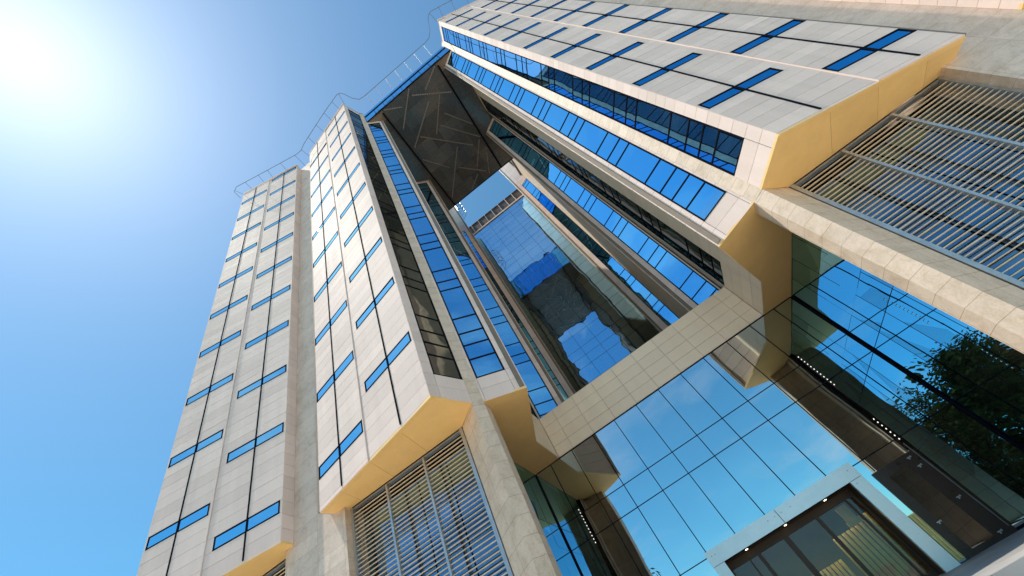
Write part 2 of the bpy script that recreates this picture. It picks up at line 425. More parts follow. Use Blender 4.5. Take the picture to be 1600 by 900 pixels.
def louvre(x0, x1, y, z0, z1, mulls, sx):
    """bronze slats on slim posts in front of dark glass"""
    X = lambda x: sx * x
    fr = Fr((X(x0), y), (X(x1), y), ref=(0, 0)); w = fr.len
    f = MB()
    f.fbox(fr, 0, .14, z0, z1, -.25, .03, 0); f.fbox(fr, w - .10, w, z0, z1, -.25, .0, 0)
    f.fbox(fr, .14, w - .1, z1 - .08, z1, -.25, -.05, 0)
    for m in mulls: f.fbox(fr, m - x0 - .045, m - x0 + .045, z0, z1 - .08, -.16, .015, 0)
    scr = f.obj('louvre_screen', M['alu'], building)
    sl = MB(); z = z1 - .34
    while z > z0:
        q = random.uniform(-.008, .008)
        sl.hexa([fr.p(.14, -.095, z + q), fr.p(w - .1, -.095, z - q), fr.p(w - .1, -.095, z + .028), fr.p(.14, -.095, z + .028)],
                [fr.p(.14, -.04, z + q), fr.p(w - .1, -.04, z - q), fr.p(w - .1, -.04, z + .028), fr.p(.14, -.04, z + .028)], 0)
        z -= 0.178
    sl.obj('slats', M['slat'], scr)
    gf = Fr((X(x0), y + .62), (X(x1), y + .62), ref=(0, 0))
    gl = MB(); gl2 = MB(); gl.fbox(gf, 0, w, z0, z1, -.4, -.1, 0)
    sx_ = [w * k / 4 for k in range(5)]; zs = [z0 + (z1 - z0) * k / 6 for k in range(7)]
    for i in range(4):
        for j in range(6): gl2.fquad(gf, sx_[i] + .03, sx_[i + 1] - .03, zs[j] + .03, zs[j + 1] - .03, -.05, .006)
    gl.obj('window_frame', M['frame'], scr); gl2.obj('pane', M['louvglass'], scr)
    # side reveals of the recess
    rv = MB()
    rv.box(min(X(x0), X(x0 - .12)), max(X(x0), X(x0 - .12)), y + .30, y + .75, z0, z1, 0); rv.box(min(X(x1), X(x1 + .12)), max(X(x1), X(x1 + .12)), y - .02, y + .75, z0, z1, 0)
    rv.obj('reveal', M['stone'], scr)

for sx in (-1, 1):
    m = lambda p: (sx * p[0], p[1])
    ref = (0, 0)
    # --- middle wing: panelled front, narrow glazed cheek
    front_wing(m(a1), m(a9), 13.78, 11.86, 10, 10, (0.12, 0.12 + WW), (3.93, 3.93 + WW), 1.77, 5.66, ref)
    fr = Fr(m(a1), m(a2), (0, 5)); Lc = fr.len
    hol = [(0.45, Lc, 11.65, 59.1)]
    plain_face(m(a1), m(a2), HS, H, (0, 5), holes=hol, cols=[0, .45, Lc])
    glazing(fr, .45, Lc - .01, 11.65, 59.1, transoms(11.65, 59.1, (12.95,)), name='glazing_strip', glass='wavy' if sx > 0 else 'dark', n=-.02)  # left cheek uses the glass with a dark reflection painted in
    mbk = MB(); mbk.fbox(fr, 0, .45, HS + .13, H, -.3, -.056); mbk.fbox(fr, .45, Lc, HS + .13, 11.64, -.3, -.056); mbk.fbox(fr, .45, Lc, 59.12, H, -.3, -.056); mbk.obj('wall_core', M['joint'], building)
    plain_face(m(a9), m((14.33, 12.0)), HS, H, (0, 0))
    # soffit in sheets
    back = [(7.72, 12.26), (9.55, 12.26), (11.40, 12.26), (13.83, 12.26)]
    fl = [a1, lerp(a1, a9, .27), lerp(a1, a9, .53), lerp(a1, a9, .80)]
    g = .012
    soffit_part([[m(q) for q in p] for p in (
        [a1, (lerp(a1, a9, .27)[0] - g, lerp(a1, a9, .27)[1]), (9.55 - g, 12.26), (7.72, 12.26), (6.63, 11.48), a2],
        [lerp(a1, a9, .27), (lerp(a1, a9, .53)[0] - g, lerp(a1, a9, .53)[1]), (11.40 - g, 12.26), (9.55, 12.26)],
        [lerp(a1, a9, .53), (lerp(a1, a9, .80)[0] - g, lerp(a1, a9, .80)[1]), (13.2 - g, 12.26), (11.40, 12.26)],
        [lerp(a1, a9, .80), a9, (14.33, 11.98), (13.84, 11.95), (13.84, 12.26), (13.2, 12.26)])], HS)
    lip = MB(); lf = Fr(m(a1), m(a9), ref); lip.fbox(lf, .0, lf.len, HS - .03, HS - .001, -.16, .0, 0); lip.obj('drip_edge', M['yellow'], building)
    # --- stone pier between the two bays, wider below the soffits
    pr = MB()
    pr.prism([m(q) for q in (PIER_OUT, (6.63, 11.48), a3, PIER_IN, (XG, 12.66), (XG + .3, 13.2), (PIER_OUT[0], 13.2))], GZ, HS - .002)
    pr.prism([m(q) for q in ((6.615, 11.475), a3, (6.28, 12.3), (7.0, 12.3))], HS - .002, H + .05)
    pr.obj('pier', M['stone'], building)
    # --- louvred opening and plain stone wall under / beside the wing
    louvre(7.74, 13.83, 12.27, GZ, HS - .004, (9.85, 11.85), sx)
    st = MB()
    st.prism([m(q) for q in ((13.835, 11.95), (16.80, 11.98), (16.80, 13.4), (13.97, 13.4), (13.97, 12.24), (13.835, 12.24))], GZ, HS)
    st.prism([m(q) for q in ((14.2, 11.95), (16.85, 11.98), (16.85, 13.4), (14.2, 13.4))], HS, H)
    st.prism([m(q) for q in ((16.80, 11.98), (17.3, 12.03), (17.3, 13.4), (16.80, 13.4))], GZ, HS)
    st.obj('stone_wall', M['stoneg'], building)
    # --- outer wing
    front_wing(m(b1), m(b2), 11.73, 13.78, 11, 10, (0.13, 0.13 + WW), (4.02, 4.02 + WW), 1.80, 5.70, ref)
    plain_face(m(b1), m((16.80, 12.02)), HS, H, (0, 10))
    soffit_part([[m(q) for q in p] for p in ([b1, lerp(b1, b2, .48), (20.2, 12.4), (17.5, 12.4), (17.3, 12.0), (16.80, 12.0)], [lerp(b1, b2, .483), b2, (24.1, 12.4), (20.22, 12.4)])], HS)
    louvre(17.4, 23.5, 12.42, GZ, HS - .004, (19.4, 21.5), sx)
    sw = MB(); sw.box(*sorted((sx * 23.5, sx * 24.1)), 12.0, 39.5, GZ, HS, 0); sw.box(*sorted((sx * 23.6, sx * 24.05)), 10.3, 39.5, HS, H, 0); sw.obj('side_wall', M['stoneg'], building)
    # --- first inner bay (blue strip facing the court)
    fr = Fr(m(a3), m(a4), (0, 0)); Lb = fr.len
    zt = HC - .75
    plain_face(m(a3), m(a4), HS, HC, (0, 0), holes=[(.10, 1.38, 11.62, zt)], cols=[0, .1, 1.38, Lb])
    glazing(fr, .10, 1.38, 11.62, zt, transoms(11.7, zt, (12.82,)))
    bk = MB(); bk.fbox(fr, 0, Lb, HS + .13, 11.6, -.25, -.056); bk.fbox(fr, 1.4, Lb - .02, 11.6, HC, -.25, -.056); bk.fbox(fr, 0, 1.4, zt + .02, HC, -.25, -.056); bk.obj('wall_core', M['joint'], building)
    plain_face(m(a4), m((XP, 14.2)), HS, HC, (0, 40))
    # --- wall square to the court with a window whose dark reflection is painted in
    fr = Fr(m((XP, 14.2)), m((XP, YG - .02)), (0, 16)); Lw = fr.len
    plain_face(m((XP, 14.2)), m((XP, YG - .02)), HS, HC, (0, 16), holes=[(2.85, Lw - .05, 13.02, zt)], cols=[0, 1.5, 2.85, Lw], anchor=HS, h=.683, mat='cream_lifted')
    glazing(fr, 2.85, Lw - .05, 13.02, zt, transoms(13.1, zt), mull=(4.2,), name='court_window', glass='dark', n=-.02, tilt=.002)
    bk = MB(); bk.fbox(fr, 0, 2.84, HS + .13, HC, -.25, -.056); bk.fbox(fr, 2.84, Lw, HS + .13, 13.0, -.25, -.056); bk.fbox(fr, 2.84, Lw, zt + .02, HC, -.25, -.056); bk.obj('wall_core', M['joint'], building)
    soffit_part([[m(q) for q in (a3, a4, (6.33, 16.53), (6.31, YG - .03), (XG - .01, YG - .03), (XG - .01, 12.66), (6.32, 12.4))]], HS)
    # --- second bay behind the beam
    fr = Fr(m(o1), m(o2), (0, 0)); Lo = fr.len
    plain_face(m(o1), m(o2), 11.5, HC, (0, 0), holes=[(.10, 1.50, 11.9, zt)], cols=[0, .10, 1.50, Lo])
    glazing(fr, .10, 1.50, 11.9, zt, [z + .25 for z in transoms(12, zt - .4)])
    po_ = MB(); po_.prism([m(q) for q in ((XP, YG - .02), (6.60, 20.22), (7.0, 20.22), (7.0, YG - .02))], HS + .1, HC); po_.obj('corner_post', M['cream_lifted'], building)
    bk = MB(); bk.fbox(fr, 1.52, Lo - .02, 11.5, HC, -.25, -.056); bk.fbox(fr, 0, .10, 11.5, HC, -.25, -.056); bk.obj('wall_core', M['joint'], building)
    plain_face(m(o2), m((XP, 22.6)), 11.5, HC + 4.6, (0, 40), mat='cream_lifted')
    plain_face(m((XP, 22.6)), m((6.62, 30.7)), 11.5, HC + 4.6, (0, 26), cols=[0, 2, 4, 6, 8.1], mat='cream_lifted')
    # --- third bay, taller than the canopy
    TZ = 70.0
    fr = Fr(m(c1), m(c2), (0, 10)); Lr = fr.len
    plain_face(m(c1), m(c2), 11.5, TZ, (0, 10), holes=[(.05, 1.22, 11.9, 57.6)], cols=[0, .05, 1.22, Lr])
    glazing(fr, .05, 1.22, 11.9, 57.6, transoms(12, 57.6), glass='strip')
    bk = MB(); bk.fbox(fr, 1.23, Lr - .02, 11.5, TZ, -.25, -.056); bk.fbox(fr, 0, 1.23, 57.62, TZ, -.25, -.056); bk.obj('wall_core', M['joint'], building)
    plain_face(m(c2), m((XP, 33.0)), 11.5, TZ, (0, 60), mat='cream_lifted')
    plain_face(m((XP, 33.0)), m((XP, YC)), 11.5, TZ, (0, 34), cols=[0, 1.75, 3.5], mat='cream_lifted')
    # --- lobby side glass
    fr = Fr(m((XG, 12.67)), m((XG, YG)), (0, 15)); Ls = fr.len
    glazing(fr, 0, Ls - .0, PZ, HS - .004, (3.0, 6.07, 7.25), mull=[Ls - 1.4 * k for k in (1, 2, 3, 4)], name='side_glazing', glass='sideg', bar=.04, mbar=.03, tilt=.0008, recess=-.004, proud=.008)
    # --- roofs
    rf = MB(); rf.prism([m(q) for q in ((14.3, 12.0), a9, a1, a2, a3, (6.35, 12.5), (6.35, 39.5), (24.0, 39.5), (24.0, 12), (16.9, 12.0))], H - .4, H - .02)
    rf.prism([m(q) for q in (b1, b2, (24.0, 12.1), (16.85, 12.02))], H - .4, H - .02)
    rf.prism([m(q) for q in ((6.7, 29.5), c1, c2, (XP, 33.0), (XP, YC), (12, YC), (12, 29.5))], TZ - .4, TZ)
    rf.box(*sorted((sx * 11.9, sx * 12)), 29.5, YC, H, TZ, 0)
    rf.box(*sorted((sx * 6.62, sx * 12)), 29.6, 29.7, H, TZ, 0)
    rf.obj('roof', M['roof'], building)

# ------------------------------------------------------------------ cross beam, lobby glass, portal
bm = MB(); fr = Fr((-XP + .02, YG - .02), (XP - .02, YG - .02), (0, 0)); Lb = fr.len
rows = [HS + .03 + .675 * k for k in range(5)]
for j in range(4):
    off = .9
    cuts = [0] + [off + 1.36 * k for k in range(0, 11) if 0.3 < off + 1.36 * k < Lb - .3] + [Lb]
    for i in range(len(cuts) - 1): bm.fbox(fr, cuts[i] + GAP, cuts[i + 1] - GAP, rows[j] + GAP, rows[j + 1] - GAP, -.05, 0, 0, None, .003)
bm.fbox(fr, 0, Lb, HS + .03, rows[-1], -1.2, -.055, 1, .5); bm.fbox(fr, 0, Lb, rows[-1], rows[-1] + .02, -1.2, -.0, 0, .5)
bm.obj('beam', [M['cream_lifted'], M['joint']], building)

PX0, PX1 = -2.86, 3.62
po = MB(); fy0, fy1 = YG - .16, YG + .02
po.box(PX0, .35 - .012, fy0, fy1, 2.60, 3.17, 0, .5); po.box(.35 + .012, PX1, fy0, fy1, 2.60, 3.17, 0, .5)
po.box(PX0 + .02, PX0 + .48, fy0, fy1, PZ, 2.585, 0, .5); po.box(PX1 - .50, PX1 - .02, fy0, fy1, PZ, 2.585, 0, .5)
portal = po.obj('entrance_portal', M['white'], building)
dk = MB(); dk.box(PX0 + .05, PX1 - .05, fy0 + .03, fy1 - .01, 2.584, 2.601, 0); dk.obj('shadow_gap', M['frame'], portal)
bo = MB()
for x in (PX0 + .2, PX0 + .35, -.1, .2, .5, .9, PX1 - .25, PX1 - .35):
    bo.tube([(x, fy0 + .01, 2.95 if x not in (PX1 - .35,) else 2.45), (x, fy0 - .012, 2.95 if x not in (PX1 - .35,) else 2.45)], .022, 10)
bo.obj('bolts', M['alu'], portal)

# lobby glass wall, open where the portal stands
fr = Fr((-XG, YG), (XG, YG), (0, 0)); LX = lambda x: x + XG
zt = HS + .02; bar, pr = .036, .010
fm = MB(); gl = MB()
xs = [-XG] + [-.02 + 1.37 * k for k in range(-5, 6)] + [XG]
for x in xs[1:-1]:
    z0 = 3.15 if PX0 < x < PX1 + .05 else (2.5 if 3.8 < x < 5.6 else PZ)
    fm.fbox(fr, LX(x) - bar / 2, LX(x) + bar / 2, z0, zt - .05, -.15, pr)
fm.fbox(fr, 0, .07, PZ, zt - .05, -.15, pr); fm.fbox(fr, LX(XG) - .09, LX(XG), PZ, zt - .05, -.15, pr + .03)
fm.fbox(fr, .07, LX(XG) - .09, zt - .05, zt, -.15, pr + .005)
for z in (6.07, 7.25): fm.fbox(fr, .07, LX(XG) - .09, z - bar / 2, z + bar / 2, -.15, pr - .004)
for (x0, x1) in ((-XG + .07, PX0), (PX1, XG - .09)): fm.fbox(fr, LX(x0), LX(x1), 3.0 - bar / 2, 3.0 + bar / 2, -.15, pr - .004)
fm.fbox(fr, .07, LX(PX0), PZ, PZ + .08, -.15, pr + .008); fm.fbox(fr, LX(5.6), LX(XG) - .09, PZ, PZ + .08, -.15, pr + .008)
lobby = fm.obj('lobby_glazing', M['frame'], building)
zl = [PZ + .02, 3.0, 6.07, 7.25, zt - .02]
for i in range(len(xs) - 1):
    for j in range(4):
        x0, x1, z0, z1 = xs[i], xs[i + 1], zl[j], zl[j + 1]
        if j == 0:
            segs = []
            if x0 < PX0 + .1: segs.append((x0, min(x1, PX0 + .1)))
            if x1 > PX1 - .1: segs.append((max(x0, PX1 - .1), x1))
        else: segs = [(x0, x1)]
        for (p, q) in segs:
            if q - p > .02: gl.fquad(fr, LX(p), LX(q), z0, z1, -.006, .0018)
gl.obj('pane', M['main'], lobby)

# vestibule: brown lined recess, inner door screen, gold curtains in the hall behind
Y1 = YG + .75
ve = MB()
ve.box(PX0 + .46, PX1 - .48, YG + .03, Y1 + .1, 2.60, 2.72, 0); ve.box(PX0 + .38, PX0 + .46, YG + .03, Y1 + .1, PZ, 2.72, 0); ve.box(PX1 - .48, PX1 - .40, YG + .03, Y1 + .1, PZ, 2.72, 0)
vest = ve.obj('vestibule', M['brown'], portal)
dl = MB()
for x in (-1.4, .35, 2.1): dl.prism([(x + .055 * math.cos(k * .5236), YG + .28 + .055 * math.sin(k * .5236)) for k in range(12)], 2.585, 2.602)
dl.obj('downlight_and_fill', M['warm'], vest)
x0, x1 = PX0 + .47, PX1 - .49
ds = MB(); f2 = Fr((x0, Y1), (x1, Y1), (0, 0)); w = f2.len
ds.fbox(f2, 0, w, 2.32, 2.60, -.1, .04); ds.fbox(f2, 0, .06, PZ, 2.32, -.1, .04); ds.fbox(f2, w - .06, w, PZ, 2.32, -.1, .04)
for x, t in ((-1.54, .03), (-1.12, .07), (.10, .10), (1.50, .06), (2.75, .03)): ds.fbox(f2, x - x0 - t, x - x0 + t, PZ, 2.32, -.1, .05)
ds.fbox(f2, .06, w - .06, PZ, PZ + .15, -.1, .03)
dscr = ds.obj('door_screen', M['brown'], portal)
dg = MB(); dg.fquad(f2, .05, w - .05, PZ, 2.33, -.03, 0); dg.obj('pane', M['clear'], dscr)
hl = MB()
hl.box(-7.6, 7.6, 27.0, 27.2, PZ, 4.2, 0); hl.box(-7.7, -7.6, Y1, 27.2, PZ, 4.2, 0); hl.box(7.6, 7.7, Y1, 27.2, PZ, 4.2, 0)
hl.box(-7.7, 7.7, YG + .4, 27.2, 4.2, 4.3, 0); hl.box(x1 + .02, 7.6, Y1 - .02, Y1 + .08, PZ, 4.2, 0); hl.box(-7.6, x0 - .02, Y1 - .02, Y1 + .08, PZ, 4.2, 0)
hl.box(x0 - .02, x1 + .02, Y1 + .0, Y1 + .08, 2.62, 4.2, 0)
hl.obj('hall_lining', M['brown'], building)
cl = MB()
for k in range(9):
    x = 1.55 + .19 * k; cl.tube([(x, 20.55, 1.55 if k < 5 else 1.75), (x, 20.55, .6), (x, 20.55, PZ)], .075, 10)
cur = cl.obj('curtain', M['curtain'], None, True)
cur['label'] = 'pleated gold curtain hanging behind the right half of the glazed entrance doors'; cur['category'] = 'curtain'; cur['group'] = 'gold curtains behind the entrance doors'
cl = MB()
for k in range(8):
    x = .0 + .17 * k; cl.tube([(x, 20.85, .95), (x, 20.85, .2), (x, 20.85, PZ)], .068, 10)
cur = cl.obj('curtain', M['curtain'], None, True)
cur['label'] = 'shorter pleated gold curtain behind the middle entrance door, left of the taller one'; cur['category'] = 'curtain'; cur['group'] = 'gold curtains behind the entrance doors'
hall_fill = MB()
for x in (-1.2, .4, 2.2):
    for y in (20.35, 22.5): hall_fill.box(x - .12, x + .12, y - .12, y + .12, 4.15, 4.19, 0)
hall_fill.obj('downlight_and_fill', M['hall'], building)  # glowing squares added in the hall ceiling to brighten the curtains
oc = MB(); oc.box(2.30, 2.72, 20.3, 20.4, 1.75, 2.30, 0); oc.box(2.25, 2.80, 20.25, 20.42, 1.55, 1.75, 0); oc.obj('hall_panel', M['ochre'], building)

# dark glazed door right of the portal, brass trim, metal patch fittings
dr = MB(); fd = Fr((3.90, YG - .03), (5.60, YG - .03), (0, 0))
dr.fbox(fd, 0, .34, PZ, 2.46, -.02, .02); dr.fbox(fd, 1.10, 1.7, PZ, 2.46, -.02, .02); dr.fbox(fd, .34, 1.10, 2.12, 2.46, -.02, .018); dr.fbox(fd, .34, 1.10, PZ, PZ + .17, -.02, .018)
door = dr.obj('door', M['doorf'], building)
dp = MB(); dp.fquad(fd, .33, 1.11, PZ + .1, 2.2, 0.0, 0); dp.obj('pane', M['dark'], door)
ft = MB()
for x, z in ((5.22, 2.3), (5.24, 1.94), (5.23, .67), (4.17, .38), (5.19, -.55)):
    s_ = x - 3.90; ft.fbox(fd, s_ - .055, s_ + .055, z - .018, z + .018, .02, .05); ft.fbox(fd, s_ - .02, s_ + .02, z - .07, z + .02, .02, .055); ft.fbox(fd, s_ + .07, s_ + .10, z - .03, z + .03, .02, .045)
ft.obj('hinge', M['alu'], door)
br = MB(); br.tube([(3.69, YG - .07, PZ + .1), (3.69, YG - .07, .9)], .05, 12); br.tube([(3.81, YG - .07, PZ + .1), (3.81, YG - .07, .88)], .045, 12); br.box(3.63, 3.88, YG - .05, YG - .03, PZ + .08, .92, 0); br.obj('brass_trim', M['gold'], building)
def bead_strip(x, y, z0, z1, pitch, r=.026):
    # small lamps facing mid court; dark backs added to hide them from side glass
    b = MB(); z = z1; q = 1 if x > 0 else -1
    while z > z0:
        p = [(x, y, z - r), (x + q * .018, y - .042, z - r), (x + q * .018, y - .042, z + r), (x, y, z + r)]
        b.face(p if q > 0 else p[::-1], 0)
        e = [(c[0] + q * .006, c[1], c[2]) for c in p]; e[0] = (x + q * .024, y, z - r); e[3] = (x + q * .024, y, z + r); e[1] = (x + q * .024, y - .062, z - r); e[2] = (x + q * .024, y - .062, z + r)
        b.face(e[::-1] if q > 0 else e, 1); z -= pitch
    return b
bead_strip(5.68, YG - .01, 5.75, 7.6, .165).obj('light_strip', [M['led'], M['frame']], building)
bead_strip(5.56, YG - .01, 2.9, 3.93, .165).obj('light_strip', [M['led'], M['frame']], building)
ls = MB(); ls.box(5.50, 5.53, YG - .09, YG - .07, -.55, 2.75, 0); ls.obj('light_strip', M['lamp'], building)
bead_strip(-6.61, YG - .01, 5.74, 7.45, .165).obj('light_strip', [M['led'], M['frame']], building)

# ------------------------------------------------------------------ canopy over the court
cb = MB()
cb.prism([(-6.30, 11.80), (6.30, 11.80), (4.66, 12.72), (6.26, 14.1), (6.26, 26.0), (-6.26, 26.0), (-6.26, 14.1), (-4.66, 12.72)], HC + .02, 58.6)
canopy = cb.obj('canopy', M['joint'], building)
so = MB()
nx, ny = 6, 8
for i in range(nx):
    for j in range(ny):
        xa, xb = -4.0 + 8.0 * i / nx, -4.0 + 8.0 * (i + 1) / nx; ya, yb = 11.85 + 14.1 * j / ny, 11.85 + 14.1 * (j + 1) / ny
        so.hexa([(xa + .01, ya + .01, HC - .02), (xb - .01, ya + .01, HC - .02), (xb - .01, yb - .01, HC - .02), (xa + .01, yb - .01, HC - .02)],
                [(xa + .01, ya + .01, HC + .02), (xb - .01, ya + .01, HC + .02), (xb - .01, yb - .01, HC + .02), (xa + .01, yb - .01, HC + .02)])
for sx in (-1, 1):
    for j in range(5):
        ya, yb = 14.2 + 11.7 * j / 5, 14.2 + 11.7 * (j + 1) / 5
        so.box(*sorted((sx * 4.2, sx * 6.2)), ya + .01, yb - .01, HC - .02, HC + .015)
    so.prism([(sx * 4.2, 12.9), (sx * 4.6, 12.75), (sx * 6.2, 14.15), (sx * 4.2, 14.15)][::sx], HC - .02, HC + .015)
so.obj('soffit', M['soffit'], canopy)
for sx in (-1, 1):
    be = MB(); be.box(*sorted((sx * 4.02, sx * 4.2)), 12.1, 25.95, HC - .28, HC + .02); be.obj('edge_beam', M['frame'], canopy)
fa = Fr((-6.15, 11.74), (6.15, 11.74), (0, 0)); w = fa.len
fb = MB(); fb.fbox(fa, 0, w, 57.35, 57.95, -.1, -.02); fb.fbox(fa, 0, w, HC - .05, HC + .06, -.1, .0)
for k in range(1, 9): fb.fbox(fa, w * k / 9 - .02, w * k / 9 + .02, HC + .06, 57.35, -.1, -.01)
fas = fb.obj('fascia', M['frame'], canopy)
fg = MB()
for k in range(9): fg.fquad(fa, w * k / 9 + .02, w * (k + 1) / 9 - .02, HC + .05, 57.36, -.03, .002); fg.fquad(fa, w * k / 9 + .02, w * (k + 1) / 9 - .02, 57.95, 58.75, -.03, .002)
fg.obj('pane', M['strip'], fas)
fa2 = Fr((-6.2, 26.04), (6.2, 26.04), (0, 60)); w = fa2.len
fb = MB(); fb.fbox(fa2, 0, w, HC - .06, HC + .08, -.1, .0); fb.fbox(fa2, 0, w, 60.9, 61.0, -.1, .0)
fas = fb.obj('fascia', M['frame'], canopy)
fg = MB()
for k in range(9): fg.fquad(fa2, w * k / 9 + .02, w * (k + 1) / 9 - .02, HC + .07, 60.9, -.03, .002)
fg.obj('pane', M['strip'], fas)
for (p, q) in (((0, 11.95), (-3.4, 14.73)), ((-.22, 12.66), (3.85, 15.02)), ((1.03, 14.21), (-3.68, 17.07)), ((2.53, 14.37), (-.5, 17.5)), ((1.76, 16.26), (3.91, 19.22)),
               ((.51, 16.98), (3.88, 21.02)), ((-2.28, 16.51), (2.52, 21.27)), ((-3.79, 11.95), (-1.93, 12.89)), ((3.8, 11.95), (1.43, 13.11)), ((.75, 20.17), (-3.8, 24.9)),
               ((3.6, 21.2), (1.44, 23.77)), ((-3.79, 18.66), (-1.6, 21.6)), ((-.64, 22.29), (2.13, 25.05)), ((3.5, 23.09), (2.29, 25.6)), ((.98, 24.58), (-1.0, 25.8))):
    f = Fr(p, q, (0, 0)); lm = MB()
    lm.fbox(f, 0, f.len, HC - .06, HC - .021, -.055, .055)
    k = .1
    while k < f.len - .1: lm.fbox(f, k, k + .07, HC - .075, HC - .0605, -.07, .07, 1); k += .21
    lm.obj('light_strip', [M['lamp'], M['alu']], canopy)

# ------------------------------------------------------------------ court glass wall at the back, louvred parapet
fr = Fr((-XP, YC), (XP, YC), (0, 0)); w = fr.len
tz = [25.0 + FLOOR * k + d for k in range(-3, 9) for d in (0, 2.1, 3.45) if 12.5 < 25.0 + FLOOR * k + d < 63.8]
glazing(fr, 0, w, 12.0, 64.25, tz, mull=[.13 + XP + 2.03 * k for k in (-3, -2, -1, 0, 1, 2)], name='court_glazing', glass='central', bar=.06, mbar=.026, tilt=.002, recess=-.002, proud=.012)
pp = MB(); pp.fbox(fr, 0, w, 64.25, 64.55, -.3, .15, 0); pp.obj('parapet_sill', M['cream'], building)
pl_ = MB(); pl_.fbox(fr, 0, w, 64.55, 67.5, -.3, -.1, 1)
for k in range(9): pl_.fbox(fr, .1 + 1.5 * k, .17 + 1.5 * k, 64.55, 67.5, -.1, .1, 0)
for k in range(8): pl_.fbox(fr, .17 + 1.5 * k, .1 + 1.5 * (k + 1), 67.35, 67.5, -.1, .02, 1)
pl_.obj('parapet_louvre', [M['cream'], M['brown']], building)
bk = MB(); bk.box(-24, 24, 39.5, 39.8, GZ, H, 0); bk.obj('back_wall', M['stoneg'], building)
lad = MB()
for k in range(5): 
    z = 61 + 1.1 * k; lad.tube([(-4.55 + .9 * math.sin(a), 31.2 - .9 + .9 * math.cos(a), z) for a in [x * .35 for x in range(10)]], .035, 6)
for a in (0, 1.5, 3.1): lad.tube([(-4.55 + .9 * math.sin(a), 30.3 + .9 * math.cos(a), 60.5), (-4.55 + .9 * math.sin(a), 30.3 + .9 * math.cos(a), 66)], .035, 6)
lad.obj('cage_ladder', M['rail'], building)

# ------------------------------------------------------------------ roof edge rail on brackets
half = [(4.85, 10.72), (5.55, 10.62), (6.1, 10.1), (6.55, 9.25), (6.9, 8.92), (7.3, 8.85), (10, 9.35), (14.3, 10.3), (15.2, 10.62), (15.9, 10.62), (20, 9.88), (24.3, 9.08), (25.0, 9.3), (25.1, 10.2)]
path = [(-x, y, 60.75) for x, y in reversed(half)] + [(x, y, 60.75) for x, y in half]
rl = MB(); rl.tube(path, .032, 8)
for sx in (-1, 1):
    pts = [(8.3, 9.05, 8.1, 9.98), (9.9, 9.35, 9.7, 10.32), (11.6, 9.72, 11.4, 10.68), (13.4, 10.12, 13.2, 11.07), (15.1, 10.62, 14.8, 11.95), (16.2, 10.58, 16.1, 11.97), (18.2, 10.2, 18.2, 11.1), (20, 9.88, 20.1, 10.75), (21.3, 9.65, 21.3, 10.5), (23.1, 9.35, 23.0, 10.2), (24.8, 9.25, 24.1, 10.3), (7.05, 8.9, 7.25, 9.9)]
    for (x, y, X, Y) in pts: rl.tube([(sx * x, y, 60.75), (sx * X, Y, 60.1)], .026, 6)
for k in range(7):
    x = -4.5 + 1.5 * k; rl.tube([(x, 10.72, 60.75), (x, 11.7, 58.75)], .02, 6)
rl.obj('roof_railing', M['rail'], building)
rg = MB(); f = Fr((-4.6, 11.2), (4.6, 11.2), (0, 0))

# ------------------------------------------------------------------ ground, podium, trees on the square behind the viewer
def pave_mat(name, base, w, h):
    m, nt, out = new_mat(name)
    geo = N(nt, 'ShaderNodeNewGeometry'); br = N(nt, 'ShaderNodeTexBrick', Scale=1.0); br.inputs['Brick Width'].default_value = w; br.inputs['Row Height'].default_value = h
    br.inputs['Mortar Size'].default_value = .006; br.inputs['Color1'].default_value = (*[c * .9 for c in base], 1); br.inputs['Color2'].default_value = (*[c * 1.1 for c in base], 1); br.inputs['Mortar'].default_value = (*[c * .45 for c in base], 1)
    L(nt, geo.outputs['Position'], br.inputs['Vector'])
    n = N(nt, 'ShaderNodeTexNoise', Scale=.8, Detail=8.0); L(nt, geo.outputs['Position'], n.inputs[0])
    c = mixc(nt, 1.0, br.outputs[0], ramp(nt, n.outputs[0], [(.3, (.75, .75, .75)), (.7, (1.1, 1.1, 1.1))]), 'MULTIPLY')
    b = N(nt, 'ShaderNodeBsdfPrincipled', Roughness=.55); L(nt, c, b.inputs['Base Color']); L(nt, b.outputs[0], out.inputs[0]); return m
def structure(o): o['kind'] = 'structure'; return o
g = MB(); g.face([(-2500, -2500, GZ), (2500, -2500, GZ), (2500, 2500, GZ), (-2500, 2500, GZ)]); structure(g.obj('ground', pave_mat('plaza_paving', (.62, .54, .43), 1.2, .6)))
p = MB(); p.box(-7.66, 7.66, 11.1, 19.8, GZ + .01, PZ, 0)
for k in range(4): p.box(-6.2, 6.2, 11.1 - .42 * (k + 1), 11.1 - .42 * k, GZ + .01, PZ - .27 * (k + 1), 0)
structure(p.obj('podium', pave_mat('podium_paving', (.40, .38, .36), 1.2, 1.2)))

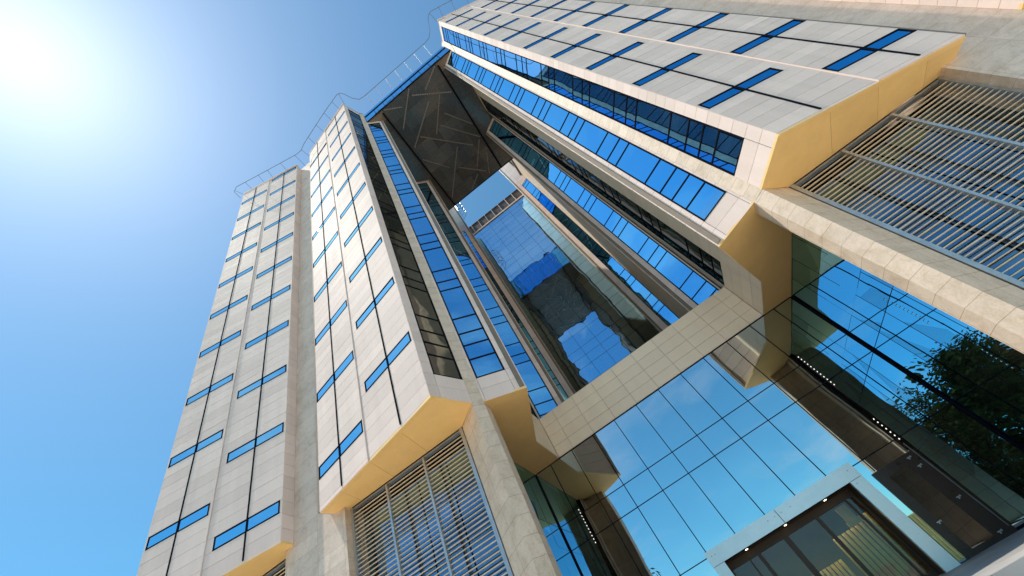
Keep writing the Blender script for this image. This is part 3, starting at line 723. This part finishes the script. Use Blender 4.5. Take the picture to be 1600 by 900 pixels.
def tree(x, y, h, r, label, seed):
    rnd = random.Random(seed)
    root = empty('plaza_tree', W((x, y, GZ))); root['label'] = label; root['category'] = 'tree'; root['group'] = 'trees on the square in front of the tower'
    def obj(mb, name, mat, smooth=False):
        o = mb.obj(name, M[mat], root, smooth); o.matrix_parent_inverse = Matrix.Translation(-root.location); return o
    tk = MB(); tk.tube([(x, y, GZ), (x + .1, y, GZ + h * .2), (x - .1, y + .1, GZ + h * .45), (x, y, GZ + h * .8)], .38, 10, r1=.08)
    cl = []
    for k in range(34):
        a = rnd.uniform(0, 6.283); t = rnd.uniform(.3, 1); zz = GZ + h * rnd.uniform(.22, .93); rr = r * t * (1 - abs((zz - GZ) / h - .6) * 1.1)
        q = (x + rr * math.cos(a), y + rr * math.sin(a), zz); cl.append(q)
        tk.tube([(x, y, GZ + h * rnd.uniform(.25, .6)), ((x * .5 + q[0] * .5), (y * .5 + q[1] * .5), zz * .6 + (GZ + h * .4) * .4), q], .11, 5, r1=.02)
    obj(tk, 'trunk', 'bark')
    lf = MB()
    for q in cl:
        cr = rnd.uniform(.75, 1.35) * r * .30
        for _ in range(620):
            d = Vector((rnd.gauss(0, 1), rnd.gauss(0, 1), rnd.gauss(0, .75))) * cr * .6
            c = Vector(q) + d; u = Vector((rnd.gauss(0, 1), rnd.gauss(0, 1), rnd.gauss(0, .6))).normalized(); v = u.orthogonal().normalized(); sz = rnd.uniform(.16, .32) * h / 14
            lf.face([c - u * sz, c + v * sz * .5, c + u * sz, c - v * sz * .5])
    obj(lf, 'crown', 'leaf')
tree(-21.5, -32.0, 18.5, 7.6, 'tallest broad leafy tree on the square, nearest to the tower court', 3)
tree(-33.5, -35.0, 16.5, 7.6, 'broad leafy tree on the square, left of the tallest one', 5)
tree(-46, -31, 15.0, 7.0, 'broad leafy tree at the far left end of the row on the square', 8)
tree(-14.0, -34.0, 9.5, 4.6, 'small low leafy tree on the square, right of the tallest one', 12)
tree(48, -34, 14.0, 6.5, 'lone leafy tree on the right side of the square', 14)

hg = MB(); rnd = random.Random(21)
for _ in range(16000):
    c = Vector((rnd.uniform(-50, -9.5), -29.5 + rnd.gauss(0, .7), GZ + abs(rnd.uniform(0, 4.6)) + rnd.gauss(0, .12))); u = Vector((rnd.gauss(0, 1), rnd.gauss(0, 1), rnd.gauss(0, .7))).normalized(); v = u.orthogonal().normalized(); sz = rnd.uniform(.18, .36)
    hg.face([c - u * sz, c + v * sz * .5, c + u * sz, c - v * sz * .5])
hd = hg.obj('hedge', M['leaf']); hd['label'] = 'long dense hedge under the trees on the square'; hd['category'] = 'hedge'

# ------------------------------------------------------------------ sun, sky, camera
F_, U0, V0, CX = 629.285, 826.613, 550.39, -1.9078
yaw, pitch, roll = -0.148926, 0.744036, -0.537221
fwd = Vector((math.sin(yaw) * math.cos(pitch), math.cos(yaw) * math.cos(pitch), math.sin(pitch)))
rt = Vector((math.cos(yaw), -math.sin(yaw), 0)); up = rt.cross(fwd)
r2 = rt * math.cos(roll) + up * math.sin(roll); u2 = up * math.cos(roll) - rt * math.sin(roll)
cam = bpy.data.cameras.new('camera'); co = bpy.data.objects.new('camera', cam); C.objects.link(co)
co.matrix_world = Matrix(((r2.x, u2.x, -fwd.x, CX * S), (r2.y, u2.y, -fwd.y, 0), (r2.z, u2.z, -fwd.z, EYE), (0, 0, 0, 1)))
cam.sensor_fit = 'HORIZONTAL'; cam.sensor_width = 36; cam.lens = F_ / 1600 * 36
cam.shift_x = -(U0 - 800) / 1600; cam.shift_y = (V0 - 450) / 1600
cam.clip_end = 8000; cam.clip_start = .05
scene.camera = co

sun_dir = Vector((-0.385, -0.135, 0.913)).normalized()
elev = math.asin(sun_dir.z); azim = math.atan2(sun_dir.x, sun_dir.y)
sl = bpy.data.lights.new('sun', 'SUN'); so_ = bpy.data.objects.new('sun', sl); C.objects.link(so_)
sl.energy = 4.7; sl.angle = math.radians(.53); sl.color = (1.0, .93, .82)
so_.rotation_euler = (-sun_dir).to_track_quat('-Z', 'Y').to_euler()

world = bpy.data.worlds.new('World'); scene.world = world; world.use_nodes = True
nt = world.node_tree
for n in list(nt.nodes): nt.nodes.remove(n)
out = nt.nodes.new('ShaderNodeOutputWorld'); bg = nt.nodes.new('ShaderNodeBackground')
sky = nt.nodes.new('ShaderNodeTexSky'); sky.sky_type = 'NISHITA'; sky.sun_disc = False
sky.sun_elevation = elev; sky.sun_rotation = azim
sky.air_density = 1.0; sky.dust_density = 0.15; sky.ozone_density = 2.0; sky.altitude = 100
tc = nt.nodes.new('ShaderNodeTexCoord')
dp_ = N(nt, 'ShaderNodeVectorMath', operation='DOT_PRODUCT'); L(nt, tc.outputs['Generated'], dp_.inputs[0]); dp_.inputs[1].default_value = sun_dir
ang = math_n(nt, 'ARCCOSINE', math_n(nt, 'MINIMUM', dp_.outputs['Value'], 0.99999))
def lobe(width, power):
    t = math_n(nt, 'POWER', math_n(nt, 'DIVIDE', ang, math.radians(width)), power)
    return math_n(nt, 'EXPONENT', math_n(nt, 'MULTIPLY', t, -1.0))
ST = 0.172
skyc = mixc(nt, 1.0, sky.outputs[0], (0.49, 1.02, 1.05), 'MULTIPLY')
def add_glow(c, fac, col):
    v = N(nt, 'ShaderNodeVectorMath', operation='SCALE'); v.inputs[0].default_value = col; L(nt, fac, v.inputs['Scale'])
    a = N(nt, 'ShaderNodeVectorMath', operation='ADD'); L(nt, c, a.inputs[0]); L(nt, v.outputs[0], a.inputs[1]); return a.outputs[0]
skyc = add_glow(skyc, lobe(6.0, 1.5), (1.6, 1.2, 1.0))
skyc = add_glow(skyc, lobe(13.0, 1.5), (2.3, 1.75, 1.75))
skyc = add_glow(skyc, lobe(36.0, 2.0), (0.85, 0.62, 0.62))
# thin high cloud over the square (opposite the tower)
mpc = N(nt, 'ShaderNodeMapping'); mpc.inputs['Scale'].default_value = (1.2, 2.6, 5.0); mpc.inputs['Rotation'].default_value = (0.2, 0.3, 0.5); L(nt, tc.outputs['Generated'], mpc.inputs[0])
cn = N(nt, 'ShaderNodeTexNoise', Scale=1.6, Detail=7.0, Roughness=0.55, Distortion=0.6); L(nt, mpc.outputs[0], cn.inputs[0])
cf = ramp(nt, cn.outputs[0], [(0.48, (0, 0, 0)), (0.75, (1, 1, 1))])
sxyz = N(nt, 'ShaderNodeSeparateXYZ'); L(nt, tc.outputs['Generated'], sxyz.inputs[0])
msk = N(nt, 'ShaderNodeMapRange'); L(nt, sxyz.outputs['Y'], msk.inputs[0]); msk.inputs[1].default_value = -0.15; msk.inputs[2].default_value = -0.6; msk.inputs[3].default_value = 0; msk.inputs[4].default_value = 0.62
skyc = mixc(nt, math_n(nt, 'MULTIPLY', cf, msk.outputs[0]), skyc, (5.0, 5.2, 5.6))
bg.inputs['Strength'].default_value = ST
L(nt, skyc, bg.inputs[0]); L(nt, bg.outputs[0], out.inputs[0])

scene.view_settings.view_transform = 'Standard'; scene.view_settings.look = 'None'; scene.view_settings.exposure = 0; scene.view_settings.gamma = 1
scene.cycles.max_bounces = 10; scene.cycles.glossy_bounces = 6; scene.cycles.diffuse_bounces = 4; scene.cycles.transparent_max_bounces = 8
scene.cycles.sample_clamp_indirect = 6; scene.cycles.caustics_reflective = False; scene.cycles.caustics_refractive = False
scene.cycles.use_denoising = True
